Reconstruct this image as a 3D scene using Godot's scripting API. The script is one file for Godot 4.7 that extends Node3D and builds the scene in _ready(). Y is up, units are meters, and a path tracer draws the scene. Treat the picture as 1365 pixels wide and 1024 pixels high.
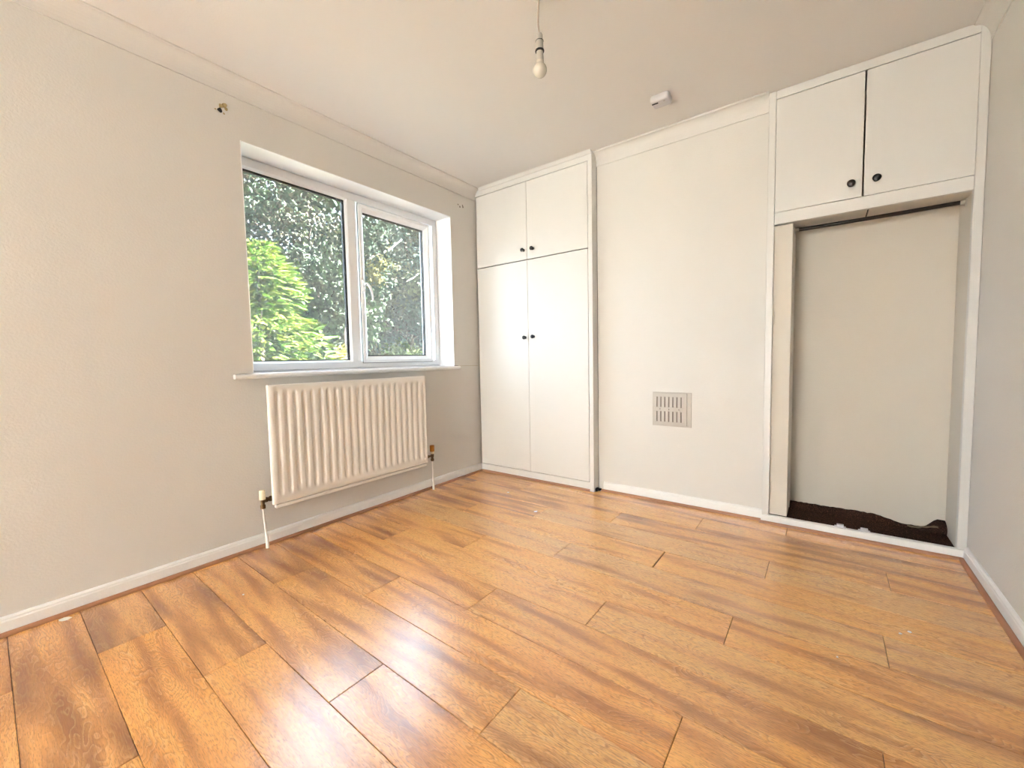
extends Node3D

# ---------------------------------------------------------------- room measures (metres)
# x runs right along the far wall, z towards the camera, y up. The window wall is x = 0.
const H := 2.4          # ceiling height
const XR := 2.948       # right wall
const ZREAR := 6.6      # wall behind the camera
const ZW := 0.0795      # face of the wardrobe doors
const ZA := 0.03        # face of the alcove frame

var M := {}
var rng := RandomNumberGenerator.new()

# ---------------------------------------------------------------- helpers
func new_st() -> SurfaceTool:
	var st := SurfaceTool.new()
	st.begin(Mesh.PRIMITIVE_TRIANGLES)
	st.set_smooth_group(-1)
	return st

# a flat convex polygon that faces away from the point c
func poly(st: SurfaceTool, p: Array, c: Vector3, uvs: Array = []) -> void:
	var n := Vector3.ZERO
	var mid := Vector3.ZERO
	for i in p.size():
		n += (p[i] as Vector3).cross(p[(i + 1) % p.size()])
		mid += p[i]
	mid /= p.size()
	var flip := n.dot(mid - c) > 0.0     # counter-clockwise from outside: turn it round
	for i in range(1, p.size() - 1):
		var t := [0, i, i + 1]
		if flip:
			t = [0, i + 1, i]
		for k in t:
			if uvs.size() > 0:
				st.set_uv(uvs[k])
			st.add_vertex(p[k])

# box between two corners with chamfered edges
func bx(st: SurfaceTool, a: Vector3, b: Vector3, ch := 0.0015) -> void:
	var c := (a + b) * 0.5
	var h := ((b - a) * 0.5).abs()
	ch = minf(ch, minf(h.x, minf(h.y, h.z)) * 0.9)
	var ax := [Vector3.RIGHT, Vector3.UP, Vector3.BACK]
	for i in 3:
		var j := (i + 1) % 3
		var k := (i + 2) % 3
		for s in [-1.0, 1.0]:
			var f := []
			for q in [[-1.0, -1.0], [1.0, -1.0], [1.0, 1.0], [-1.0, 1.0]]:
				f.append(c + ax[i] * (h[i] * s) + ax[j] * ((h[j] - ch) * q[0]) + ax[k] * ((h[k] - ch) * q[1]))
			poly(st, f, c)
			if ch > 0.0:
				for t in [-1.0, 1.0]:   # the edge between face i*s and face j*t
					var e := []
					for q in [-1.0, 1.0]:
						e.append(c + ax[i] * (h[i] * s) + ax[j] * ((h[j] - ch) * t) + ax[k] * ((h[k] - ch) * q))
					for q in [1.0, -1.0]:
						e.append(c + ax[i] * ((h[i] - ch) * s) + ax[j] * (h[j] * t) + ax[k] * ((h[k] - ch) * q))
					poly(st, e, c)
	if ch > 0.0:
		for sx in [-1.0, 1.0]:
			for sy in [-1.0, 1.0]:
				for sz in [-1.0, 1.0]:
					poly(st, [c + Vector3(h.x * sx, (h.y - ch) * sy, (h.z - ch) * sz), c + Vector3((h.x - ch) * sx, h.y * sy, (h.z - ch) * sz), c + Vector3((h.x - ch) * sx, (h.y - ch) * sy, h.z * sz)], c)

# profile of Vector2(radius, height) turned round the y axis of xf; sharp bends keep their edge
func lathe(st: SurfaceTool, prof: Array, seg: int, xf := Transform3D.IDENTITY) -> void:
	var g := 1
	for i in prof.size() - 1:
		var a: Vector2 = prof[i]
		var b: Vector2 = prof[i + 1]
		if i > 0:
			var d0: Vector2 = (a - prof[i - 1]).normalized()
			if d0.dot((b - a).normalized()) < 0.8:
				g += 1
		st.set_smooth_group(g)
		for k in seg:
			var t0 := TAU * k / seg
			var t1 := TAU * ((k + 1) % seg) / seg
			var q := [Vector3(a.x * cos(t0), a.y, a.x * sin(t0)), Vector3(a.x * cos(t1), a.y, a.x * sin(t1)), Vector3(b.x * cos(t1), b.y, b.x * sin(t1)), Vector3(b.x * cos(t0), b.y, b.x * sin(t0))]
			# seen from outside, going up the profile, this order is clockwise
			for tri in [[0, 1, 2], [0, 2, 3]]:
				if (q[tri[0]] as Vector3).distance_squared_to(q[tri[1]]) > 1e-12 and (q[tri[1]] as Vector3).distance_squared_to(q[tri[2]]) > 1e-12 and (q[tri[0]] as Vector3).distance_squared_to(q[tri[2]]) > 1e-12:
					for v in tri:
						st.add_vertex(xf * (q[v] as Vector3))
	st.set_smooth_group(-1)

# round bar along points, radius may vary
func tube(st: SurfaceTool, pts: Array, rad: Array, seg := 10) -> void:
	var rings := []
	var side := Vector3.ZERO
	for i in pts.size():
		var d: Vector3
		if i == 0:
			d = pts[1] - pts[0]
		elif i == pts.size() - 1:
			d = pts[i] - pts[i - 1]
		else:
			d = pts[i + 1] - pts[i - 1]
		d = d.normalized()
		if side == Vector3.ZERO:
			side = d.cross(Vector3.UP if absf(d.y) < 0.9 else Vector3.RIGHT).normalized()
		side = (side - d * side.dot(d)).normalized()
		var up := side.cross(d)
		var r: float = rad[mini(i, rad.size() - 1)]
		var ring := []
		for k in seg:
			ring.append(pts[i] + (side * cos(TAU * k / seg) + up * sin(TAU * k / seg)) * r)
		rings.append(ring)
	st.set_smooth_group(1)
	for i in pts.size() - 1:
		var c: Vector3 = (pts[i] + pts[i + 1]) * 0.5
		for k in seg:
			var l := (k + 1) % seg
			poly(st, [rings[i][k], rings[i][l], rings[i + 1][l], rings[i + 1][k]], c)
	st.set_smooth_group(-1)
	poly(st, rings[0], pts[1])
	poly(st, rings[-1], pts[-2])

# a mitred rectangular frame in a plane x = const: prof holds Vector2(inset from the outer edge, x)
func frame_ring(st: SurfaceTool, z0: float, z1: float, y0: float, y1: float, prof: Array) -> void:
	var cen := Vector2.ZERO
	for p in prof:
		cen += p
	cen /= prof.size()
	var rect := func(i: float, x: float) -> Array:
		return [Vector3(x, y0 + i, z0 + i), Vector3(x, y0 + i, z1 - i), Vector3(x, y1 - i, z1 - i), Vector3(x, y1 - i, z0 + i)]
	var mid: Array = rect.call(cen.x, cen.y)
	for k in prof.size() - 1:
		var a: Array = rect.call(prof[k].x, prof[k].y)
		var b: Array = rect.call(prof[k + 1].x, prof[k + 1].y)
		for s in 4:
			var t := (s + 1) % 4
			poly(st, [a[s], a[t], b[t], b[s]], (mid[s] + mid[t]) * 0.5)

# a profile (list of Vector2) carried straight from p to q; u and v are the profile's axes
func strip(st: SurfaceTool, prof: Array, p: Vector3, q: Vector3, u: Vector3, v: Vector3) -> void:
	var cen := Vector2.ZERO
	for k in prof:
		cen += k
	cen /= prof.size()
	var c := (p + q) * 0.5 + u * cen.x + v * cen.y
	var e0 := []
	var e1 := []
	for k in prof:
		e0.append(p + u * k.x + v * k.y)
		e1.append(q + u * k.x + v * k.y)
	for k in prof.size():
		var l := (k + 1) % prof.size()
		poly(st, [e0[k], e0[l], e1[l], e1[k]], c)
	var tri := Geometry2D.triangulate_polygon(PackedVector2Array(prof))
	for k in range(0, tri.size(), 3):
		poly(st, [e0[tri[k]], e0[tri[k + 1]], e0[tri[k + 2]]], c)
		poly(st, [e1[tri[k]], e1[tri[k + 1]], e1[tri[k + 2]]], c)

func obj(called: String, st: SurfaceTool, mat: Material, parent: Node = self) -> MeshInstance3D:
	st.generate_normals()
	var o := MeshInstance3D.new()
	o.name = numbered(called) if parent == self else called
	o.mesh = st.commit()
	o.material_override = mat
	o.cast_shadow = GeometryInstance3D.SHADOW_CASTING_SETTING_ON
	parent.add_child(o, true)
	if parent != self and o.name != called:
		o.name = numbered(called, parent)
	return o

func numbered(called: String, parent: Node = self) -> String:
	if not parent.has_node(NodePath(called)):
		return called
	var k := 1
	while parent.has_node(NodePath("%s_%03d" % [called, k])):
		k += 1
	return "%s_%03d" % [called, k]

func tag(o: Node, label: String, category: String, group := "") -> void:
	o.set_meta("label", label)
	o.set_meta("category", category)
	if group != "":
		o.set_meta("group", group)

func thing(called: String, label: String, category: String, at: Vector3, group := "") -> Node3D:
	var o := Node3D.new()
	o.name = numbered(called)
	add_child(o)
	o.position = at
	tag(o, label, category, group)
	return o

func structure(o: Node, label: String, category: String) -> void:
	tag(o, label, category)
	o.set_meta("kind", "structure")

# ---------------------------------------------------------------- materials
func paint(col: Color, rough: float, relief: float, spec := 0.5) -> StandardMaterial3D:
	var m := StandardMaterial3D.new()
	m.albedo_color = col
	m.roughness = rough
	m.metallic_specular = spec
	if relief > 0.0:
		m.normal_enabled = true
		m.normal_scale = relief
		m.normal_texture = M["peel"]
		m.uv1_triplanar = true
		m.uv1_world_triplanar = true
		m.uv1_scale = Vector3(3.0, 3.0, 3.0)
	return m

func plain(col: Color, rough: float, metal := 0.0, spec := 0.5) -> StandardMaterial3D:
	var m := StandardMaterial3D.new()
	m.albedo_color = col
	m.roughness = rough
	m.metallic = metal
	m.metallic_specular = spec
	return m

func noise_tex(seed_: int, freq: float, octaves: int, as_normal: bool, strength := 4.0, size := 512) -> NoiseTexture2D:
	var n := FastNoiseLite.new()
	n.seed = seed_
	n.noise_type = FastNoiseLite.TYPE_SIMPLEX
	n.frequency = freq
	n.fractal_octaves = octaves
	var t := NoiseTexture2D.new()
	t.width = size
	t.height = size
	t.seamless = true
	t.noise = n
	t.as_normal_map = as_normal
	t.bump_strength = strength
	return t

func fnl(seed_: int, octaves: int, freq := 1.0) -> FastNoiseLite:
	var n := FastNoiseLite.new()
	n.seed = seed_
	n.noise_type = FastNoiseLite.TYPE_SIMPLEX_SMOOTH
	n.frequency = freq
	n.fractal_octaves = octaves
	return n

# oak decor of one laminate board: u along the board (1.234 m), v across (0.187 m)
const WOODS := 15
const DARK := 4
func wood_image(s: int, w := 1152, h := 176) -> Image:
	var fig := fnl(s * 7 + 1, 2)
	var warp := fnl(s * 7 + 2, 2)
	var tone := fnl(s * 7 + 3, 2)
	var fibre := fnl(s * 7 + 4, 2)
	var pore := fnl(s * 7 + 5, 1)
	var r := RandomNumberGenerator.new()
	r.seed = s * 101 + 5
	var slope := r.randf_range(16.0, 34.0)      # rings met across the board
	var busy := r.randf_range(1.0, 3.2)         # how far the figure bends them
	var mid := r.randf_range(0.03, 0.16)
	var deep := r.randf_range(-0.26, 0.20)      # this board darker or paler
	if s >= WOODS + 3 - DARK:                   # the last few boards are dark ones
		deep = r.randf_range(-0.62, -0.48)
	var redder := r.randf_range(-0.02, 0.03)
	var dat := PackedByteArray()
	dat.resize(w * h * 3)
	var at := 0
	var gold := Color(0.965, 0.725, 0.405)
	var tan_ := Color(0.925, 0.660, 0.375)
	var brown := Color(0.585, 0.385, 0.225)
	var pale := Color(0.965, 0.810, 0.600)
	for j in h:
		var v := 0.187 * j / h
		for i in w:
			var u := 1.234 * i / w
			var wp := warp.get_noise_2d(u * 7.0, v * 24.0)
			var f := fig.get_noise_2d(u * 1.7, v * 8.0)
			# flat-sawn figure: rings fold round the heart line of the board
			var ph := absf(v - mid + 0.03 * f) * slope + f * busy + wp * 0.55 + u * 0.6
			var ring := ph * 2.7 - floorf(ph * 2.7)
			var late := smoothstep(0.55, 0.97, ring) * (1.0 - smoothstep(0.97, 1.0, ring))
			var early := 1.0 - smoothstep(0.0, 0.40, ring)
			var t := tone.get_noise_2d(u * 1.5 + 40.0, v * 12.0)
			var fb := fibre.get_noise_2d(u * 14.0, v * 460.0)
			var pr := pore.get_noise_2d(u * 42.0, v * 900.0)
			var calm := clampf(0.62 + 1.0 * tone.get_noise_2d(u * 1.1 - 9.0, v * 5.0), 0.12, 1.0)
			var c := tan_.lerp(gold, clampf(0.55 + t * 0.9 + deep, 0.0, 1.0))
			c = c.lerp(brown, clampf((-t - 0.12 - deep * 0.9) * 0.85, 0.0, 0.85))
			c = c.lerp(brown, late * calm * 0.36)
			c = c.lerp(pale, early * calm * 0.36)
			if pr < -0.42:
				c = c.lerp(brown, clampf((-0.42 - pr) * 2.2, 0.0, 0.5))
			c = c * (1.0 + fb * 0.10)
			dat[at] = int(clampf(c.r + redder, 0.0, 1.0) * 255.0)
			dat[at + 1] = int(clampf(c.g, 0.0, 1.0) * 255.0)
			dat[at + 2] = int(clampf(c.b - redder, 0.0, 1.0) * 255.0)
			at += 3
	return Image.create_from_data(w, h, false, Image.FORMAT_RGB8, dat)

func wood_mats() -> void:
	var bump := noise_tex(77, 0.03, 3, true, 3.0, 512)
	var list := []
	for s in WOODS:
		var m := StandardMaterial3D.new()
		m.albedo_texture = ImageTexture.create_from_image(wood_image(s + 3))
		m.albedo_color = Color(1, 1, 1)
		m.roughness = 0.26
		m.metallic_specular = 0.8
		m.clearcoat_enabled = true
		m.clearcoat = 0.7
		m.clearcoat_roughness = 0.24
		m.normal_enabled = true
		m.normal_texture = bump
		m.normal_scale = 0.12
		list.append(m)
	M["wood"] = list

func materials() -> void:
	M["peel"] = noise_tex(11, 0.045, 3, true, 5.0, 512)
	M["wall"] = paint(Color(0.845, 0.828, 0.800), 0.75, 0.10, 0.4)
	M["ceiling"] = paint(Color(0.890, 0.876, 0.860), 0.85, 0.08, 0.3)
	M["coving"] = paint(Color(0.852, 0.836, 0.812), 0.8, 0.06, 0.3)
	M["joinery"] = paint(Color(0.848, 0.836, 0.815), 0.42, 0.04)
	M["alcove"] = paint(Color(0.845, 0.815, 0.765), 0.7, 0.08, 0.4)
	M["skirting"] = paint(Color(0.925, 0.918, 0.905), 0.38, 0.04)
	M["upvc"] = plain(Color(0.955, 0.957, 0.962), 0.25)
	M["sill"] = paint(Color(0.925, 0.920, 0.910), 0.4, 0.06)
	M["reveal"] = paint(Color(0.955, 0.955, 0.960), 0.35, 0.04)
	M["gasket"] = plain(Color(0.03, 0.03, 0.035), 0.55)
	M["gap"] = plain(Color(0.10, 0.075, 0.055), 0.9)
	M["radiator"] = paint(Color(0.930, 0.908, 0.875), 0.4, 0.05)
	M["pipe"] = plain(Color(0.94, 0.92, 0.89), 0.4)
	M["brass"] = plain(Color(0.42, 0.34, 0.24), 0.4, 0.9)
	M["cap"] = plain(Color(0.93, 0.88, 0.76), 0.45)
	M["amber"] = plain(Color(0.72, 0.46, 0.10), 0.4)
	M["knob"] = plain(Color(0.085, 0.060, 0.045), 0.35)
	M["rod"] = plain(Color(0.20, 0.19, 0.18), 0.4, 0.7)
	M["vent"] = plain(Color(0.74, 0.71, 0.67), 0.5)
	M["vent_dark"] = plain(Color(0.52, 0.48, 0.44), 0.8)
	M["plastic"] = plain(Color(0.80, 0.79, 0.80), 0.4)
	M["grey_plastic"] = plain(Color(0.70, 0.68, 0.64), 0.45)
	M["black_plastic"] = plain(Color(0.05, 0.05, 0.05), 0.45)
	M["flex"] = plain(Color(0.72, 0.66, 0.60), 0.5)
	M["bulb"] = plain(Color(0.80, 0.77, 0.71), 0.15)
	M["bulb"].clearcoat_enabled = true
	M["bulb"].clearcoat = 0.6
	M["plaster"] = plain(Color(0.66, 0.58, 0.40), 0.9)
	M["fleck"] = plain(Color(0.93, 0.90, 0.85), 0.8)
	M["underlay"] = plain(Color(0.10, 0.055, 0.03), 0.95)
	var glass := StandardMaterial3D.new()
	glass.albedo_color = Color(0.92, 0.97, 0.95, 0.05)
	glass.transparency = BaseMaterial3D.TRANSPARENCY_ALPHA
	glass.roughness = 0.0
	glass.metallic_specular = 0.5
	M["glass"] = glass
	var carpet := plain(Color(0.150, 0.105, 0.085), 1.0, 0.0, 0.2)
	var cimg := Image.create(256, 256, false, Image.FORMAT_RGB8)
	var cr := RandomNumberGenerator.new()
	cr.seed = 5
	for y in 256:
		for x in 256:
			var k := cr.randf_range(0.35, 1.25)
			if cr.randf() < 0.04:
				k = 2.2
			cimg.set_pixel(x, y, Color(0.27 * k, 0.19 * k, 0.155 * k))
	carpet.albedo_color = Color(1, 1, 1)
	carpet.albedo_texture = ImageTexture.create_from_image(cimg)
	carpet.uv1_triplanar = true
	carpet.uv1_world_triplanar = true
	carpet.uv1_scale = Vector3(1.6, 1.6, 1.6)
	M["carpet"] = carpet
	M["backing"] = plain(Color(0.42, 0.36, 0.28), 0.95)
	var bead := StandardMaterial3D.new()
	bead.albedo_color = Color(0.66, 0.46, 0.33)
	bead.roughness = 0.45
	M["bead"] = bead
	M["paving"] = plain(Color(0.80, 0.78, 0.74), 0.9)
	M["grass"] = plain(Color(0.30, 0.30, 0.26), 0.95)
	M["bark"] = plain(Color(0.30, 0.25, 0.20), 0.9)
	M["pale_bark"] = plain(Color(0.40, 0.37, 0.35), 0.85)
	var leaf := StandardMaterial3D.new()
	leaf.vertex_color_use_as_albedo = true
	leaf.albedo_color = Color(1, 1, 1)
	leaf.roughness = 0.6
	leaf.metallic_specular = 0.2
	leaf.cull_mode = BaseMaterial3D.CULL_DISABLED
	leaf.backlight_enabled = true
	leaf.backlight = Color(0.25, 0.32, 0.15)
	M["leaf"] = leaf
	M["render"] = paint(Color(0.92, 0.91, 0.89), 0.9, 0.1)

# ---------------------------------------------------------------- setting
func room() -> void:
	var st := new_st()
	# ceiling and roof slab
	bx(st, Vector3(-0.30, H, -0.55), Vector3(XR + 0.15, H + 0.12, ZREAR + 0.15), 0.0)
	structure(obj("ceiling", st, M["ceiling"]), "flat white painted ceiling over the whole empty room", "ceiling")
	# window wall with its opening
	st = new_st()
	var wl := 1.857
	var wr := 0.367
	var wb := 0.905
	var wt := 2.1105
	bx(st, Vector3(-0.30, -0.15, wl), Vector3(0, H, ZREAR + 0.15), 0.0)
	bx(st, Vector3(-0.30, -0.15, -0.55), Vector3(0, H, wr), 0.0)
	bx(st, Vector3(-0.30, wt, wr), Vector3(0, H, wl), 0.0)
	bx(st, Vector3(-0.30, -0.15, wr), Vector3(0, wb, wl), 0.0)
	structure(obj("wall_left", st, M["wall"]), "cream white painted wall with the window and radiator", "wall")
	# far wall: the chimney breast stands forward between the wardrobe and the alcove
	st = new_st()
	bx(st, Vector3(0.0, -0.15, -0.55), Vector3(XR + 0.15, H, -0.28), 0.0)
	structure(obj("wall_back", st, M["alcove"]), "cream painted back wall inside the open alcove", "wall")
	st = new_st()
	bx(st, Vector3(1.0842, -0.15, -0.28), Vector3(2.1245, H, 0.0), 0.003)
	structure(obj("wall_chimney", st, M["wall"]), "white chimney breast between the wardrobe and the open alcove", "wall")
	st = new_st()
	bx(st, Vector3(XR, -0.15, -0.55), Vector3(XR + 0.15, H, ZREAR + 0.15), 0.0)
	structure(obj("wall_right", st, M["wall"]), "plain white wall beside the open alcove on the right", "wall")
	# the wall behind the camera gets added glazed doors and a courtyard, made up for fill light
	var px0 := 0.35
	var px1 := 1.98
	var py := 2.12
	st = new_st()
	bx(st, Vector3(0, -0.15, ZREAR), Vector3(px0, H, ZREAR + 0.15), 0.0)
	bx(st, Vector3(px1, -0.15, ZREAR), Vector3(XR, H, ZREAR + 0.15), 0.0)
	bx(st, Vector3(px0, py, ZREAR), Vector3(px1, H, ZREAR + 0.15), 0.0)
	bx(st, Vector3(px0, -0.15, ZREAR), Vector3(px1, 0.02, ZREAR + 0.15), 0.0)
	structure(obj("wall_rear", st, M["wall"]), "white wall with added glazed doors behind the camera, out of the picture", "wall")
	var d := Node3D.new()
	d.name = "door_1"
	add_child(d)
	structure(d, "pair of white glazed doors added as an unseen source of fill light", "door")
	for k in 2:
		var e0 := lerpf(px0, px1, k / 2.0)
		var e1 := lerpf(px0, px1, (k + 1) / 2.0)
		st = new_st()
		for r in [[Vector3(e0, 0.02, 0), Vector3(e0 + 0.05, py, 0)], [Vector3(e1 - 0.05, 0.02, 0), Vector3(e1, py, 0)], [Vector3(e0 + 0.05, 0.02, 0), Vector3(e1 - 0.05, 0.08, 0)], [Vector3(e0 + 0.05, py - 0.05, 0), Vector3(e1 - 0.05, py, 0)]]:
			bx(st, r[0] + Vector3(0, 0, ZREAR + 0.05), r[1] + Vector3(0, 0, ZREAR + 0.10), 0.003)
		obj("frame", st, M["upvc"], d)
		st = new_st()
		bx(st, Vector3(e0 + 0.05, 0.08, ZREAR + 0.072), Vector3(e1 - 0.05, py - 0.05, ZREAR + 0.078), 0.0)
		obj("pane", st, M["glass"], d)
	st = new_st()
	bx(st, Vector3(-0.30, -0.45, ZREAR + 0.15), Vector3(9.0, -0.12, ZREAR + 6.0), 0.0)  # unseen paving, added to bounce light in through the doors
	structure(obj("added_paving_5", st, M["paving"]), "pale paving added unseen behind the camera to bounce light into the room", "paving")
	st = new_st()
	bx(st, Vector3(-0.30, -0.45, ZREAR + 6.0), Vector3(9.0, 6.5, ZREAR + 6.3), 0.0)  # unseen pale wall, added to throw sunlight back into the room
	structure(obj("added_wall_6", st, M["render"]), "pale rendered wall added unseen behind the camera to bounce light into the room", "outside wall")
	floor_boards()
	skirtings()
	covings()

func floor_boards() -> void:
	var st := new_st()
	bx(st, Vector3(-0.02, -0.15, -0.30), Vector3(XR + 0.02, -0.0085, ZREAR + 0.02), 0.0)
	var fl := obj("floor", st, M["underlay"])
	structure(fl, "golden brown oak laminate floor of wide staggered planks", "floor")
	var joint := [[0.442], [1.035], [0.433], [0.853], [1.275], [0.461], [0.876], [1.298], [0.484], [0.911], [1.345], [0.544], [0.976], [1.402], [0.603], [1.018]]
	var L := 1.234
	var tilt := 0.022
	var bev := 0.0014
	rng.seed = 21
	for row in range(-21, 17):
		# row k lies between seam k (nearer the camera) and seam k + 1
		var z1 := 2.76 - 0.1865 * (row - 1)
		var z0 := z1 - 0.1865
		var j0: float = joint[row][0] if row >= 0 and row < 16 else fposmod(0.44 + 0.415 * row, L)
		j0 = fposmod(j0, L)
		var x := j0 - L
		while x < XR:
			var a := maxf(x, -0.005)
			var b := minf(x + L, XR + 0.005)
			if b - a > 0.02:
				var ga := 0.0007
				var gb := 0.0007
				if row == 11 and absf(x - 1.778) < 0.02:
					ga = 0.0055
				plank(fl, a + ga, b - gb, x, z0, z1, tilt, bev)
			x += L

func plank(fl: Node, a: float, b: float, x0: float, z0: float, z1: float, tilt: float, bev: float) -> void:
	var za0 := z0 + (a - 1.0) * tilt + 0.0006
	var za1 := z1 + (a - 1.0) * tilt - 0.0006
	var zb0 := z0 + (b - 1.0) * tilt + 0.0006
	var zb1 := z1 + (b - 1.0) * tilt - 0.0006
	if za1 < -0.0 or za0 > ZREAR:
		return
	za0 = maxf(za0, 0.0); zb0 = maxf(zb0, 0.0)
	za1 = minf(za1, ZREAR); zb1 = minf(zb1, ZREAR)
	if minf(za1, zb1) - maxf(za0, zb0) < 0.01:
		return
	var st := new_st()
	var flip_u := rng.randf() < 0.5
	var flip_v := rng.randf() < 0.5
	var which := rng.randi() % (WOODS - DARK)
	if b < 1.05 and za0 > 0.3 and rng.randf() < 0.75:      # darker decor by the window wall: part grain, part shade put into the colour
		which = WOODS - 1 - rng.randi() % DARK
	var lift := rng.randf_range(-0.00015, 0.00015)
	var uv := func(p: Vector3) -> Vector2:
		var u := (p.x - x0) / 1.234
		var v := (p.z - (z0 + (p.x - 1.0) * tilt)) / 0.187
		return Vector2(1.0 - u if flip_u else u, 1.0 - v if flip_v else v)
	var c := Vector3((a + b) * 0.5, -0.02, (za0 + zb1) * 0.5)
	var top := [Vector3(a + bev, lift, za0 + bev), Vector3(b - bev, lift, zb0 + bev), Vector3(b - bev, lift, zb1 - bev), Vector3(a + bev, lift, za1 - bev)]
	var mid := [Vector3(a, -0.0013, za0), Vector3(b, -0.0013, zb0), Vector3(b, -0.0013, zb1), Vector3(a, -0.0013, za1)]
	var low := []
	for p in mid:
		low.append(Vector3(p.x, -0.008, p.z))
	poly(st, top, c, [uv.call(top[0]), uv.call(top[1]), uv.call(top[2]), uv.call(top[3])])
	for k in 4:
		var l := (k + 1) % 4
		poly(st, [top[k], top[l], mid[l], mid[k]], c, [uv.call(top[k]), uv.call(top[l]), uv.call(mid[l]), uv.call(mid[k])])
		poly(st, [mid[k], mid[l], low[l], low[k]], c, [uv.call(mid[k]), uv.call(mid[l]), uv.call(low[l]), uv.call(low[k])])
	var o := MeshInstance3D.new()
	st.generate_normals()
	st.generate_tangents()
	o.name = numbered("plank", fl)
	o.mesh = st.commit()
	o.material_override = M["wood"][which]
	fl.add_child(o)

func skirtings() -> void:
	var prof := [Vector2(0, 0.0), Vector2(0.014, 0.0), Vector2(0.014, 0.050), Vector2(0.0115, 0.056), Vector2(0.0115, 0.060), Vector2(0.006, 0.0665), Vector2(0, 0.068)]
	var bead := []
	for k in 7:
		var t := PI / 2 * k / 6.0
		bead.append(Vector2(0.013 * cos(t) + 0.002, 0.013 * sin(t) + 0.001))
	bead.append(Vector2(0.0, 0.014))
	bead.append(Vector2(0.0, 0.0))
	bead.insert(0, Vector2(0.015, 0.0))
	var st := new_st()
	strip(st, prof, Vector3(0, 0, ZW), Vector3(0, 0, ZREAR), Vector3.RIGHT, Vector3.UP)
	var b := obj("baseboard_left", st, M["skirting"])
	structure(b, "low white skirting board along the window wall", "skirting board")
	st = new_st()
	strip(st, bead, Vector3(0.014, 0, ZW), Vector3(0.014, 0, ZREAR), Vector3.RIGHT, Vector3.UP)
	obj("beading", st, M["bead"], b)
	st = new_st()
	strip(st, prof, Vector3(1.128, 0, 0), Vector3(2.125, 0, 0), Vector3.BACK, Vector3.UP)
	b = obj("baseboard_back", st, M["skirting"])
	structure(b, "low white skirting board along the chimney breast", "skirting board")
	st = new_st()
	strip(st, bead, Vector3(1.116, 0, 0.014), Vector3(2.118, 0, 0.014), Vector3.BACK, Vector3.UP)
	obj("beading", st, M["bead"], b)
	st = new_st()
	strip(st, prof, Vector3(XR, 0, ZA + 0.012), Vector3(XR, 0, ZREAR), Vector3.LEFT, Vector3.UP)
	b = obj("baseboard_right", st, M["skirting"])
	structure(b, "low white skirting board along the right wall", "skirting board")
	st = new_st()
	strip(st, bead, Vector3(XR - 0.014, 0, ZA + 0.016), Vector3(XR - 0.014, 0, ZREAR), Vector3.LEFT, Vector3.UP)
	obj("beading", st, M["bead"], b)

func cove_profile() -> Array:
	# u away from the wall, v up; hollow quarter with small fillets
	var p := [Vector2(0, 0.0), Vector2(0.006, 0.0), Vector2(0.006, 0.006)]
	for k in 9:
		var t := PI / 2 * k / 8.0
		p.append(Vector2(0.006 + 0.047 * (1.0 - cos(t)), 0.006 + 0.073 * sin(t)))
	p.append(Vector2(0.0565, 0.082))
	p.append(Vector2(0.0565, 0.0885))
	p.append(Vector2(0.0, 0.0885))
	return p

func covings() -> void:
	var y := 2.3115
	var st := new_st()
	strip(st, cove_profile(), Vector3(0, y, 0.0), Vector3(0, y, ZREAR), Vector3.RIGHT, Vector3.UP)
	structure(obj("trim_1", st, M["coving"]), "hollow white ceiling coving above the window", "coving")
	st = new_st()
	strip(st, cove_profile(), Vector3(1.083, y, 0), Vector3(2.125, y, 0), Vector3.BACK, Vector3.UP)
	structure(obj("trim_2", st, M["coving"]), "hollow white ceiling coving above the chimney breast", "coving")
	st = new_st()
	strip(st, cove_profile(), Vector3(XR, y, ZA), Vector3(XR, y, ZREAR), Vector3.LEFT, Vector3.UP)
	structure(obj("trim_3", st, M["coving"]), "hollow white ceiling coving above the right wall", "coving")

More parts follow.
